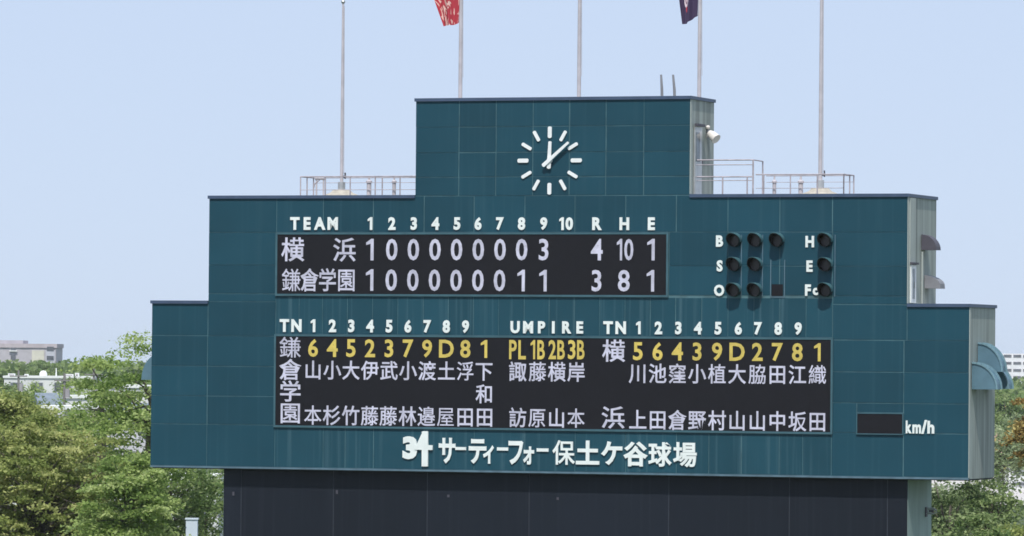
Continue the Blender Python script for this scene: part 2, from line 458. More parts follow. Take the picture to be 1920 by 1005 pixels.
for (a, xa, b, xb) in (('P', 961.7, 'L', 979), ('1', 999, 'B', 1014.5), ('2', 1035.5, 'B', 1052), ('3', 1072, 'B', 1089)):
    led(a, xa, 655.5, 8.5 if a == '1' else 14, 36, M_ledy, led2, 'box', .02); led(b, xb, 655.8, 14, 36, M_ledy, led2, 'box', .02)
row('山小大伊武小渡土浮下', XL, 693.5, 696, 32.5, 36, M_ledw)
row('諏藤横岸', [970.7, 1007.7, 1044, 1080.5], 696.3, 697.5, 32.5, 37, M_ledw)
row('川池窪小植大脇田江織', XR, 699.8, 702.5, 33, 37, M_ledw)
led('和', 908.3, 738.5, 32, 36, parent=led2)
row('本杉竹藤藤林邉屋田田', [586.5, 622, 657.6, 693, 728, 764, 799.3, 835.5, 872, 908.5], 778.3, 782, 32.5, 37, M_ledw)
row('訪原山本', [970.7, 1007, 1043.6, 1080], 782.8, 784, 32.5, 37, M_ledw)
row('上田倉野村山山中坂田', XR, 786.7, 790.3, 33, 37.5, M_ledw)

# ------------------------------------------------------------------ clock
cu0, cv0 = uv(1031, 301)
ck = MB()
ck.prism([(cu0 + .09 * math.cos(i * math.pi / 8), cv0 + .09 * math.sin(i * math.pi / 8)) for i in range(16)], 'y', -.05, -.006)
clock = ck.build('clock', M_clock, board)
clock['label'] = 'white marker wall clock showing eight past twelve'
def bar(name, ang, r0, r1, w0, w1, wa, wb):
    """rounded bar along the direction ang (from twelve, clockwise)"""
    d = (math.sin(ang), math.cos(ang)); n = (d[1], -d[0]); pts = []
    for (r, wd, sg) in ((r1, w1, 1), (r0, w0, -1)):
        for k in range(5):
            a = -math.pi / 2 + math.pi * k / 4
            cc, ss = math.cos(a) * sg, -math.sin(a) * sg
            rad = wd / 2
            pts.append((cu0 + d[0] * (r - sg * rad * .6 + cc * rad * .6) + n[0] * ss * rad, cv0 + d[1] * (r - sg * rad * .6 + cc * rad * .6) + n[1] * ss * rad))
    return MB().prism(pts, 'y', wa, wb).build(name, M_clock, clock)
RX = (U(1091.5, 301) - cu0)
for k in range(12):
    big = k % 3 == 0
    bar('hour_mark', k * math.pi / 6, RX * .655, RX, .125 if big else .105, .125 if big else .105, -.04, -.005)
bar('hour_hand', math.radians(2.5), -.26, .60, .13, .10, -.085, -.055)
bar('minute_hand', math.radians(49), -.27, .86, .12, .075, -.125, -.095)

# ------------------------------------------------------------------ signal lamps
def lamp(x, y):
    u, v = uv(x, y, -.15)
    q = MB(); n = 20; R, r = .205, .185
    ring = []
    for k in range(n):
        a = 2 * math.pi * k / n
        L = -.17 - .27 * (.5 + .5 * math.sin(a))      # long at the top, short below
        ring.append((a, L))
    b = len(q.v)
    for (rad, fr) in ((R, 0), (R, 1), (r, 1), (r, 0)):
        for a, L in ring: q.v.append((u + rad * math.cos(a), L if fr else -.004, v + rad * math.sin(a)))
    for j in range(3):
        for k in range(n): q.f.append((b + j * n + k, b + j * n + (k + 1) % n, b + (j + 1) * n + (k + 1) % n, b + (j + 1) * n + k))
    o = q.build('signal_lamp', M_black, board, smooth=True)
    q = MB(); R2_ = .222; b = 0   # thin sunshade over the upper half
    K = 11
    for (rad, yy) in ((R2_, -.004), (R2_, 1), (R + .004, 1), (R + .004, -.004)):
        for k in range(K):
            a = math.radians(-15 + 210 * k / (K - 1)); L = -.19 - .29 * max(0, math.sin(a))
            q.v.append((u + rad * math.cos(a), L if yy == 1 else yy, v + rad * math.sin(a)))
    for j in range(3):
        for k in range(K - 1): q.f.append((j * K + k, j * K + k + 1, (j + 1) * K + k + 1, (j + 1) * K + k))
    q.build('visor', M_visor, o, smooth=True)
    MB().prism([(u + .18 * math.cos(i * math.pi / 8), v + .18 * math.sin(i * math.pi / 8)) for i in range(16)], 'y', -.06, -.005).build('lens', M_lens, o)
for x in (1376, 1415.5, 1456): lamp(x, 450)
for x in (1375.5, 1415): lamp(x, 495.5)
for x in (1375, 1414.5): lamp(x, 543.5)
for y in (450, 496, 543.5): lamp(1546.7, y)
a, b = uv(1457, 544)
bp = MB().box(a - .17, a + .19, -.02, -.004, b - .18, b + .18).build('blank_plate', M_led, board)
q = MB()
for (x0, x1, y0, y1) in ((1444.5, 1446, 487, 557), (1470.5, 1472, 487, 557), (1444.5, 1472, 556, 558), (1389.6, 1391, 440, 556), (1429.2, 1430.6, 440, 556), (1565, 1566.3, 440, 556)):
    pxbox(q, x0, x1, y0, y1, -.016, -.003)
q.build('lamp_bay_trim', M_trim, board)

# ------------------------------------------------------------------ side walls
def side(r, w0, w1, z0, z1, t, name, m, parent=board): return MB().box(r + .0, r + t, w0, w1, z0, z1).build(name, m, parent)
# door in the side of the clock tower
d = side(R2 + .004, .34, 1.02, V2 + .05, V2 + 2.12, .05, 'side_door', M_alu)
side(R2 + .055, .42, .78, V2 + 1.05, V2 + 1.95, .012, 'pane', M_glass, d)
side(R2 + .055, .28, 1.08, V2 + 2.14, V2 + 2.22, .09, 'door_hood', M_hoodd, d)
MB().tube([(R2 + .09, .95, V2 + 1.0), (R2 + .09, .95, V2 + 1.12)], .018).build('handle', M_hoodd, d)
# pale strip and tall window in the side of the middle step
side(R1 + .003, .17, .80, V1 + .05, V2 - .09, .03, 'side_strip', M_side2)
d = side(R1 + .034, .2, .78, V(1711, 568, .5), V(1711, 497, .5), .03, 'side_window', M_clock)
side(R1 + .065, .37, .6, V(1711, 560, .5), V(1711, 504, .5), .01, 'pane', M_glass, d)
side(R1 + .034, .16, .82, V(1711, 496, .5), V(1711, 492, .5), .10, 'window_hood', M_hoodd, d)
# vent hoods: quarter-round boxes opening downwards
def hood(r, w0, w1, ztop, zbot, out, m, sgn=1, lip=.0, name='vent_hood', pw=1.0):
    prof = [(r, zbot), (r, ztop)]
    for k in range(1, 9):
        a = math.pi / 2 * k / 8
        prof.append((r + sgn * out * math.sin(a) ** pw, zbot + (ztop - zbot) * math.cos(a) ** (1 / pw if pw > 1 else 1)))
    o = MB().prism([(p - (0 if i else 0), z) for i, (p, z) in enumerate(prof)], 'y', w0, w1).build(name, m, board)
    # rolled edge along the curve, front and back
    n = len(prof); k0 = 1
    for (wa, wb) in ((w0 - .03, w0 - .001), (w1 + .001, w1 + .03)):
        q = MB()
        for i in range(k0, n - 1):
            (p0, z0), (p1, z1) = prof[i], prof[i + 1]
            dx, dz = p1 - p0, z1 - z0; L = math.hypot(dx, dz) or 1
            nx, nz = -dz / L * .05 * (-sgn), dx / L * .05 * (-sgn)
            q.prism([(p0, z0), (p1, z1), (p1 - nx, z1 - nz), (p0 - nx, z0 - nz)], 'y', wa, wb)
        if lip: q.build('rim', MATS['hood_rim'], o)
    return o
mat('hood_rim', (.17, .29, .34), .5)
hood(R1 + .003, 1.55, 2.05, V(1745, 440, 1.8), V(1745, 469, 1.8), .48, M_hoodd)
hood(R1 + .003, 1.95, 2.5, V(1745, 516, 2.2), V(1745, 541, 2.2), .50, M_hoodg, pw=1.6)
hood(R0 + .003, .30, .85, V(1840, 682, .5), V(1840, 730, .5), .76, M_hood, lip=1)
hood(R0 + .003, .98, 1.5, V(1850, 645, 1.2), V(1850, 697, 1.2), .74, M_hood, lip=1)
hood(R0 + .003, 1.75, 2.3, V(1860, 682, 2.0), V(1860, 729, 2.0), .74, M_hood, lip=1)
hood(L0 - .003, .6, 1.4, V(272, 664, 1), V(272, 712, 1), .60, M_hood, sgn=-1)
# slim rods and pipe on the side wall
for (r, wd, z0, z1, rad) in ((R1 + .05, 1.5, V1 + .05, V(1740, 472, 1.5), .03),):
    MB().tube([(r, wd, z0), (r, wd, z1)], rad).build('drain_pipe', M_side2, board)

# ------------------------------------------------------------------ base block below the board
BW = .32
BL, BR = U(419, 900, BW), U(1702, 930, BW)
baseo = MB().box(BL, BR, BW + .02, 3.05, 0, V0 + .01).build('base_wall', M_green_wall, board)
MB().box(BL + .01, BR - .01, BW + .008, BW + .0195, .0, V0 - .02).build('joint_sheet', M_djoint, baseo)
xs = [BL] + [U(x, 950, BW) for x in (452, 625, 801, 992, 1254, 1480, 1664)] + [BR]
for i in range(len(xs) - 1):
    for (z0, z1) in ((0.02, 2.5), (2.5, V0 - .02)):
        MB().box(xs[i] + .012, xs[i + 1] - .012, BW, BW + .0075, z0 + .006, z1 - .006).build('panel', M_dark, baseo, fix=False)
MB().box(L0 + .05, R0 - .05, .07, D0 - .02, V0 - .03, V0 + .018).build('soffit', M_under, board)
for (x, y) in ((438, 925), (632, 922)):
    a, b = uv(x, y, BW); MB().box(a - .03, a + .03, BW - .03, BW - .002, b - .07, b + .05).build('wall_hook', M_hoodd, baseo)
for (x, y) in ((841, 930), (1046, 935)):
    a, b = uv(x, y, BW); MB().box(a - .035, a + .035, BW - .03, BW - .002, b - .04, b + .04).build('wall_hook', M_hoodd, baseo)

# bracket lamp on the end wall of the base
a, b = uv(1741, 958, 2.4)
bl = board_empty('bracket_lamp', BR, 2.4, b)
tag(bl, 'small grey bracket lamp on the pale end wall under the scoreboard', 'lamp')
MB().box(.002, .03, -.1, .1, -.18, .12).build('back_plate', M_hoodd, bl)
q = MB().tube([(.03, 0, .07), (.26, 0, .07), (.33, 0, .02), (.33, 0, -.03), (.26, 0, -.08), (.03, 0, -.08)], .03)
q.build('arm', M_alu, bl)
MB().box(.10, .25, -.05, .05, -.03, .03).build('lamp_head', M_hoodd, bl)

# ------------------------------------------------------------------ roof fittings
GP = 'flag poles on the scoreboard roof'
def pole(x, y, ztop, zb, wd, label, r0, r1, mound=False):
    u = U(x, y, wd)
    e = board_empty('flag_pole', u, wd, zb); tag(e, label, 'flag pole', GP)
    L = ztop - zb
    MB().tube([(0, 0, 0), (0, 0, L * .33), (0, 0, L * .66), (0, 0, L)], [r0, r0 * .85 + r1 * .15, (r0 + r1) / 2, r1], 12).build('shaft', M_pole, e, smooth=True)
    prof = [(.0, -.07), (.05, -.05), (.07, 0), (.05, .05), (.0, .07)]
    MB().lathe(prof, (0, 0, L + .05), 12).build('finial', M_alu, e, smooth=True)
    if mound:
        MB().lathe([(1.0, 0), (.98, .25), (.62, .42), (.36, .52), (.26, .62), (0, .63)], (0, 0, .0), 20).build('mortar_mound', M_mound, e, smooth=True)
        MB().tube([(0, 0, .60), (0, 0, .86)], .12, 14).build('collar', M_alu, e, smooth=True)
        q = MB().box(r0, r0 + .09, -.03, .03, 1.02, 1.07); q.box(r0 + .05, r0 + .08, -.03, .03, .96, 1.16)
        q.build('cleat', M_hoodd, e)
    MB().tube([(r0 + .03, -.02, 1.1), (r0 * .8 + .03, -.02, L * .5), (r1 + .02, -.02, L - .1)], .008, 5).build('halyard', M_pole, e)
    return e, u
zr1, zr2 = V2 - .36, V3 - .36
pole(640.5, 345, V(642.8, 6, 1.6), zr1, 1.6, 'bare flag pole on the left lower roof, its tip just inside the picture', .055, .034, True)
_, fu1 = pole(863, 182, V3 + 4.6, zr2, 1.2, 'flag pole flying the red and white flag', .065, .045)
pole(1085.5, 179, V3 + 5.0, zr2, 1.2, 'bare flag pole rising behind the clock', .065, .045)
_, fu2 = pole(1311, 182, V3 + 4.6, zr2, 1.6, 'flag pole flying the dark purple flag', .065, .045)
pole(1538, 345, V2 + 7.6, zr1, 1.6, 'bare flag pole on the right lower roof behind the railing', .066, .045, True)

def flag_mat(name, kind):
    m, t, b = nodes(name); b.inputs['Roughness'].default_value = .8
    uvn = t.nodes.new('ShaderNodeUVMap')
    if kind == 'red':
        mp = t.nodes.new('ShaderNodeMapping'); mp.inputs['Scale'].default_value = (1, 1, 1); mp.inputs['Rotation'].default_value = (0, 0, .5)
        wv = t.nodes.new('ShaderNodeTexNoise'); wv.inputs['Scale'].default_value = 3.4; wv.inputs['Detail'].default_value = 1.5; wv.inputs['Distortion'].default_value = 2.2
        mp.inputs['Scale'].default_value = (1.5, .8, 1)
        t.links.new(uvn.outputs[0], mp.inputs[0]); t.links.new(mp.outputs[0], wv.inputs['Vector'])
        r = t.nodes.new('ShaderNodeValToRGB'); r.color_ramp.elements[0].position = .52; r.color_ramp.elements[1].position = .57
        r.color_ramp.elements[0].color = (.44, .035, .055, 1); r.color_ramp.elements[1].color = (.78, .52, .46, 1)
        t.links.new(wv.outputs[0], r.inputs[0]); t.links.new(r.outputs[0], b.inputs['Base Color'])
    else:
        sp = t.nodes.new('ShaderNodeVectorMath'); sp.operation = 'DISTANCE'; sp.inputs[1].default_value = (.62, .50, 0)
        t.links.new(uvn.outputs[0], sp.inputs[0])
        r = t.nodes.new('ShaderNodeValToRGB'); r.color_ramp.interpolation = 'CONSTANT'
        e = r.color_ramp.elements; e[0].color = (.75, .6, .66, 1); e[0].position = 0
        e[1].color = (.055, .035, .09, 1); e[1].position = .17
        k = e.new(.05); k.color = (.28, .16, .22, 1); k = e.new(.09); k.color = (.75, .62, .68, 1)
        t.links.new(sp.outputs['Value'], r.inputs[0])
        sp2 = t.nodes.new('ShaderNodeVectorMath'); sp2.operation = 'DISTANCE'; sp2.inputs[1].default_value = (.64, .30, 0)
        t.links.new(uvn.outputs[0], sp2.inputs[0])
        lt = t.nodes.new('ShaderNodeMath'); lt.operation = 'LESS_THAN'; lt.inputs[1].default_value = .065
        t.links.new(sp2.outputs['Value'], lt.inputs[0])
        mx = t.nodes.new('ShaderNodeMixRGB'); mx.inputs[2].default_value = (.55, .05, .08, 1)
        t.links.new(lt.outputs[0], mx.inputs[0]); t.links.new(r.outputs[0], mx.inputs[1]); t.links.new(mx.outputs[0], b.inputs['Base Color'])
    return m
def flag(u, wd, zb, zt, shape, name, label, m):
    e = board_empty(name, u, wd, zb)
    n, k = 26, 18; vs = []; fs = []; uvs = []
    for j in range(k + 1):
        t = j / k
        for i in range(n + 1):
            s = i / n
            x, dz = shape(s, t)
            y = .10 * math.sin(s * 9 + t * 1.5) * min(1, s * 4) + .04 * math.sin(s * 21 + 3 * t)
            vs.append((-x, y, t * (zt - zb) + dz)); uvs.append((s, t))
    for j in range(k):
        for i in range(n):
            a = j * (n + 1) + i; fs.append((a, a + 1, a + n + 2, a + n + 1))
    me = bpy.data.meshes.new('cloth'); me.from_pydata(vs, [], fs)
    ul = me.uv_layers.new(name='UVMap')
    for li, l in enumerate(me.loops): ul.data[li].uv = uvs[l.vertex_index]
    for p in me.polygons: p.use_smooth = True
    me.materials.append(m)
    o = bpy.data.objects.new('cloth', me); COL.objects.link(o); o.parent = e; o.location = (-.07, 0, 0)
    tag(e, label, 'flag')
    q = MB()
    for t in (.04, .96): q.tube([(-.075, 0, t * (zt - zb)), (0, 0, t * (zt - zb))], .012, 6)
    q.build('toggle', M_alu, e)
z0 = V(863, 42, 1.2)
flag(fu1, 1.2, z0, z0 + 1.5, lambda s, t: (s * (.54 + .45 * t) , -.14 * s - .03 * math.sin(s * 5) - .10 * s * s * t), 'red_white_flag',
     'red and white flag hanging limp from the second pole', flag_mat('red_flag_cloth', 'red'))
z0 = V(1311, 30, 1.6)
flag(fu2, 1.6, z0, z0 + 1.5, lambda s, t: (s * (.53 + .12 * t), -.24 * (.5 - .5 * math.cos(math.pi * min(1, s * 1.35))) - .05 * t * s), 'purple_flag',
     'dark purple flag with a pale round emblem hanging from the fourth pole', flag_mat('purple_flag_cloth', 'p'))

# antennas
for (xb, xt, lab) in ((1242, 1239.5, 'left of two short grey antenna rods on the clock tower roof'), (1266, 1262, 'right of two short grey antenna rods on the clock tower roof')):
    ub, ut = U(xb, 182, 1.0), U(xt, 140, 1.0)
    e = board_empty('antenna', ub, 1.0, zr2); tag(e, lab, 'antenna', 'antenna rods on the clock tower roof')
    ht = V(xt, 140, 1.0) - zr2
    MB().tube([(0, 0, 0), ((ut - ub) * .4, 0, ht * .6), (ut - ub, 0, ht)], [.05, .045, .035], 8).build('rod', M_hoodg, e)
    MB().tube([(0, 0, 0), (0, 0, .2)], .08, 10).build('base', M_hoodg, e)

# railings
def railing(name, label, posts, rails, zb, u0):
    e = board_empty(name, u0, 0.5, zb); tag(e, label, 'railing')
    for (x, wd, zt, r) in posts:
        r *= .8
        MB().tube([(x - u0, wd - .5, 0), (x - u0, wd - .5, zt - zb)], r, 6).build('post', M_rail, e)
    for (p, q_, r) in rails:
        r *= .8
        MB().tube([(p[0] - u0, p[1] - .5, p[2] - zb), (q_[0] - u0, q_[1] - .5, q_[2] - zb)], r, 6).build('rail', M_rail, e)
    return e
wf, wb = .5, 1.6
zt = V(640, 331, wf); zm = zt - .16; zl = zt - .42
ua, ub = U(563.5, 350, wf), L2 - .02
posts = [(U(x, 350, wf), wf, zt, .028) for x in (563.5, 610, 656.6, 703.5, 750)] + [(ua, wb, zt, .028), (ua, (wf + wb) / 2, zt, .028)] + [(ua + 2.35 * k, wb, zt, .028) for k in (1, 2)]
railing('roof_railing', 'low pipe railing on the roof left of the clock tower', posts,
        [((ua, wf, zt), (ub, wf, zt), .028), ((ua, wf, zl), (ub, wf, zl), .014), ((ua, wf, zt), (ua, wb, zt), .028),
         ((ua, wb, zt), (ub, wb, zt), .022), ((ua, wb, zm), (ub, wb, zm), .012)], zr1, ua)
zt = V(1500, 327, wf); zm = zt - .2; zl = zt - .42
ua, ub = U(1417, 350, wf), U(1582, 350, wf)
posts = [(U(x, 350, wf), wf, zt, .028) for x in (1432, 1482, 1532.5, 1582)] + [(ub, wf, zt, .028), (ub, wb, zt, .028), (ub, 1.15, zt, .028)]
railing('roof_railing', 'low pipe railing on the roof round the right flag pole', posts,
        [((ua, wf, zt), (ub, wf, zt), .028), ((ua, wf, zl), (ub, wf, zl), .014), ((ub, wf, zt), (ub, wb, zt), .028),
         ((ua, wb, zt), (ub, wb, zt), .022), ((ua, wb, zm), (ub, wb, zm), .012)], zr1, ua)
# landing with a higher rail outside the tower door
ua, ub = U(1308, 330, wf), U(1412, 330, wf)
za, zb_, zc = V(1360, 300, wf), V(1360, 309, wf), V(1360, 331.5, wf)
zd = V(1360, 338.5, wf)
posts = [(ub, wf, za, .035), (ub - .06, wf + 1.2, za, .03), (U(1355, 340, wf), wf, zc, .032), (U(1401, 340, wf), wf, zc, .03)]
lp = railing('landing_railing', 'taller pipe railing round the landing beside the tower door', posts,
        [((R2 + .06, wf, za), (ub, wf, za), .03), ((R2 + .06, wf, zb_), (ub, wf, zb_), .02), ((R2 + .06, wf, zc), (ub, wf, zc), .03),
         ((R2 + .06, wf, zd), (ub, wf, zd), .018), ((ub, wf, za), (ub - .06, wf + 1.2, za), .025)], zr1, R2 + .1)
MB().box(.0, ub - R2 - .16, .05, 1.4, .30, .36).build('landing_deck', M_alu, lp)

# vent pipes with caps
for x, xr, lab in ((692, 4.5, 'stubby capped vent pipe left of two beside the tower on the left roof'), (739, 3.6, 'slimmer capped vent pipe next to the tower on the left roof'),
               (1452, 3.6, 'slimmer capped vent pipe on the right roof near the landing'), (1501.5, 4.5, 'stubby capped vent pipe on the right roof near the flag pole')):
    u = U(x, 345, 1.9); e = board_empty('vent_pipe', u, 1.9, zr1); tag(e, lab, 'vent pipe', 'vent pipes on the roof')
    r = xr / 60; zt = V(x, 343, 1.9) - zr1
    MB().tube([(0, 0, 0), (0, 0, zt)], r, 12).build('pipe', M_pole, e, smooth=True)
    MB().lathe([(r * 1.35, 0), (r * 1.35, .06), (r * .5, .10), (r * .4, .22), (0, .24)], (0, 0, zt + .0), 12).build('cap', M_pole, e, smooth=True)
# hoist frame near the left pole
u = U(600, 350, 1.3); e = board_empty('winch_stand', u, 1.3, zr1); tag(e, 'small metal winch stand between the left rail corner and pole', 'winch')
zt = V(600, 334, 1.3) - zr1
q = MB(); q.tube([(-.12, 0, 0), (-.12, 0, zt)], .03, 8); q.tube([(.12, 0, 0), (.12, 0, zt)], .03, 8); q.build('leg', M_pole, e)
MB().tube([(-.16, 0, zt), (.16, 0, zt)], .06, 10).build('drum', M_pole, e)
MB().tube([(0, -.02, zt - .05), (-.18, -.02, zt - .2), (-.2, -.02, zt - .3)], .018, 6).build('crank', M_rail, e)

# floodlight on the tower side
a, b = uv(1340, 256, 1.9)
e = board_empty('floodlight', R2, 1.7, b); tag(e, 'cream floodlight with small sensor on the clock tower side wall', 'floodlight')
MB().box(.004, .04, -.07, .07, -.05, .3).build('back_plate', M_hoodg, e)
q = MB().tube([(.04, 0, .05), (.16, -.05, .02)], .03, 8); q.build('arm', M_hoodg, e)
h = MB().tube([(.10, -.08, .10), (.20, -.12, .03), (.36, -.18, -.10)], [.10, .14, .165], 14).build('lamp_head', M_lampw, e, smooth=True)
s3 = MB(); s3.lathe([(0, -.07), (.06, -.03), (.07, .02), (.04, .06), (0, .07)], (.06, -.1, .27), 12); s3.build('sensor', M_lampw, e, smooth=True)

# ------------------------------------------------------------------ ground
def ground_mat():
    m, t, b = nodes('ground_grass'); b.inputs['Roughness'].default_value = .95
    g = t.nodes.new('ShaderNodeNewGeometry')
    n = t.nodes.new('ShaderNodeTexNoise'); n.inputs['Scale'].default_value = .06; n.inputs['Detail'].default_value = 8
    n2 = t.nodes.new('ShaderNodeTexNoise'); n2.inputs['Scale'].default_value = 1.5; n2.inputs['Detail'].default_value = 6
    t.links.new(g.outputs['Position'], n.inputs['Vector']); t.links.new(g.outputs['Position'], n2.inputs['Vector'])
    r = t.nodes.new('ShaderNodeValToRGB'); e = r.color_ramp.elements
    e[0].position = .38; e[0].color = (.05, .085, .025, 1); e[1].position = .62; e[1].color = (.12, .15, .05, 1)
    t.links.new(n.outputs[0], r.inputs[0])
    mx = t.nodes.new('ShaderNodeMixRGB'); mx.blend_type = 'MULTIPLY'; mx.inputs[0].default_value = .6
    t.links.new(r.outputs[0], mx.inputs[1]); t.links.new(n2.outputs[0], mx.inputs[2])
    t.links.new(mx.outputs[0], b.inputs['Base Color']); return m
q = MB(); nx = 24
vs = []
for j in range(nx + 1):
    for i in range(nx + 1): q.v.append((-3000 + 6000 * i / nx, -400 + 5900 * j / nx, 0))
for j in range(nx):
    for i in range(nx): a = j * (nx + 1) + i; q.f.append((a, a + 1, a + nx + 2, a + nx + 1))
tag(q.build('ground', ground_mat(), center=False), kind='structure')
M_pave = mat('pale_paving', (.50, .47, .45), .9, var=.12, scale=.4)
M_asph = mat('asphalt', (.06, .06, .062), .9, var=.2, scale=.6)
tag(MB().box(30, 80, 418, 520, .002, .03).build('forecourt', M_pave), kind='structure')
tag(MB().box(-90, 90, 560, 568, .002, .02).build('road', M_asph), kind='structure')

# ------------------------------------------------------------------ foliage
def leaf_mat(name, c0, c1, c2, trans=.35):
    m = bpy.data.materials.new(name); m.use_nodes = True; t = m.node_tree; t.nodes.clear()
    out = t.nodes.new('ShaderNodeOutputMaterial'); at_ = t.nodes.new('ShaderNodeAttribute'); at_.attribute_name = 'tone'
    r = t.nodes.new('ShaderNodeValToRGB'); e = r.color_ramp.elements
    e[0].position = 0; e[0].color = (*c0, 1); e[1].position = 1; e[1].color = (*c2, 1); k = e.new(.5); k.color = (*c1, 1)
    t.links.new(at_.outputs['Fac'], r.inputs[0])
    d = t.nodes.new('ShaderNodeBsdfDiffuse'); tr = t.nodes.new('ShaderNodeBsdfTranslucent'); mx = t.nodes.new('ShaderNodeMixShader'); mx.inputs[0].default_value = trans
    t.links.new(r.outputs[0], d.inputs[0]); t.links.new(r.outputs[0], tr.inputs[0])
    t.links.new(d.outputs[0], mx.inputs[1]); t.links.new(tr.outputs[0], mx.inputs[2]); t.links.new(mx.outputs[0], out.inputs[0])
    return m
def leaves_mesh(C, tone, size, upbias=.9, asp=.6):
    """C: N centres, one diamond leaf each"""
    N = len(C)
    nrm = rng.normal(size=(N, 3)); nrm[:, 2] += upbias * 1.6; nrm /= np.linalg.norm(nrm, axis=1)[:, None]
    a = np.cross(nrm, rng.normal(size=(N, 3))); a /= np.linalg.norm(a, axis=1)[:, None]
    b = np.cross(nrm, a)
    s = (size * rng.uniform(.6, 1.3, N))[:, None]
    P = np.stack([C - a * s, C - b * s * asp, C + a * s, C + b * s * asp], 1).reshape(-1, 3)
    me = bpy.data.meshes.new('crown')
    me.vertices.add(N * 4); me.vertices.foreach_set('co', P.astype(np.float32).ravel())
    me.loops.add(N * 4); me.loops.foreach_set('vertex_index', np.arange(N * 4, dtype=np.int32))
    me.polygons.add(N); me.polygons.foreach_set('loop_start', np.arange(0, N * 4, 4, dtype=np.int32))
    try: me.polygons.foreach_set('loop_total', np.full(N, 4, dtype=np.int32))
    except Exception: pass
    me.update(calc_edges=True)
    at_ = me.attributes.new('tone', 'FLOAT', 'FACE'); at_.data.foreach_set('value', tone.astype(np.float32))
    return me
LM = {
 'olive': leaf_mat('olive_leaves', (.18, .235, .07), (.36, .41, .14), (.55, .56, .25), .45),
 'bright': leaf_mat('bright_leaves', (.18, .27, .075), (.35, .46, .15), (.52, .60, .27), .5),
 'mid': leaf_mat('mid_leaves', (.12, .19, .065), (.23, .31, .12), (.37, .44, .21), .45),
 'dark': leaf_mat('dark_leaves', (.05, .085, .035), (.12, .17, .07), (.24, .29, .14)),
 'brown': leaf_mat('brown_twigs', (.18, .15, .10), (.30, .27, .18), (.38, .38, .22)),
 'rust': leaf_mat('rust_leaves', (.20, .14, .05), (.40, .28, .10), (.48, .42, .17)),
 'pale': leaf_mat('pale_leaves', (.18, .24, .11), (.30, .37, .20), (.44, .50, .30), .45),
}
M_bark = mat('bark', (.14, .12, .095), .95, var=.3, scale=6, bump=.4)
M_bark2 = mat('grey_bark', (.13, .115, .10), .95, var=.3, scale=6, bump=.4)
def tree(p, top, rx, rz, lm, label, clumps=110, per=150, leaf=.085, csz=.62, flat=.32, seed=1, group='trees behind the scoreboard', bare=0., trunk=.16, name='broadleaf_tree', ry=None, bark=None, hollow=.35):
    r = np.random.default_rng(seed)
    ry = ry or rx
    zc = top - rz
    # clump centres: uneven ellipsoid, thinned by low-frequency lumps
    cs = []
    lob = r.normal(size=(9, 3)); lob /= np.linalg.norm(lob, axis=1)[:, None]; la = r.uniform(-.22, .25, 9)
    while len(cs) < clumps:
        d = r.normal(size=3); d /= np.linalg.norm(d)
        rad = (hollow + (1 - hollow) * r.random() ** .55)
        k = 1 + sum(a * max(0, float(d @ l)) ** 3 for a, l in zip(la, lob))
        q = d * rad * k
        c = np.array([q[0] * rx, q[1] * ry, q[2] * rz])
        if zc + c[2] < 1.2: continue
        cs.append(c)
    cs = np.array(cs); cs[:, 2] += zc
    C = []; T = []
    for c in cs:
        n = int(per * r.uniform(.5, 1.4)); sz = csz * r.uniform(.6, 1.35)
        az = r.uniform(0, math.pi); el = r.uniform(.7, 1.5)
        g = r.normal(size=(n, 3)) * np.array([sz * el, sz / el, sz * flat]) * .62
        ca, sa = math.cos(az), math.sin(az)
        g = np.stack([g[:, 0] * ca - g[:, 1] * sa, g[:, 0] * sa + g[:, 1] * ca, g[:, 2] - .12 * (g[:, 0] ** 2 + g[:, 1] ** 2) / sz], 1)
        C.append(c + g); T.append(np.clip(r.uniform(.0, .95) + r.normal(size=n) * .16, 0, 1))
    e = empty(name, p); tag(e, label, 'tree', group)
    me = leaves_mesh(np.concatenate(C), np.concatenate(T), leaf)
    me.materials.append(lm)
    o = bpy.data.objects.new('crown', me); COL.objects.link(o); o.parent = e
    q = MB(); tz = max(1.5, zc - rz * .35)
    lean = r.normal(size=2) * .25
    mid = [(0, 0, -.1), (lean[0] * .4, lean[1] * .4, tz * .5), (lean[0], lean[1], tz), (lean[0] * 1.6, lean[1] * 1.6, zc + rz * .45)]
    q.tube(mid, [trunk * 1.25, trunk, trunk * .8, trunk * .25], 8)
    idx = r.permutation(len(cs))[:max(14, int(len(cs) * .42))]
    for k, i in enumerate(idx):
        c = cs[i]; t0 = r.uniform(0, .75)
        s0 = np.array([lean[0] * (1 + .5 * t0), lean[1] * (1 + .5 * t0), tz + (zc + rz * .4 - tz) * t0 * .8])
        if c[2] < s0[2] - .6: s0[2] = max(1.2, c[2] - .3)
        m1 = s0 + (c - s0) * .45 + np.array([0, 0, .15 * np.linalg.norm(c - s0)]) + r.normal(size=3) * .12
        rr = trunk * r.uniform(.22, .42)
        q.tube([tuple(s0), tuple(m1), tuple(c)], [rr, rr * .6, rr * .18], 5)
    q.build('trunk', bark or M_bark, e, smooth=True, center=False, fix=False)
    return e
def tpix(x, ytop, Y):
    p = at(x, ytop, Y); return (p.x, p.y, 0), p.z

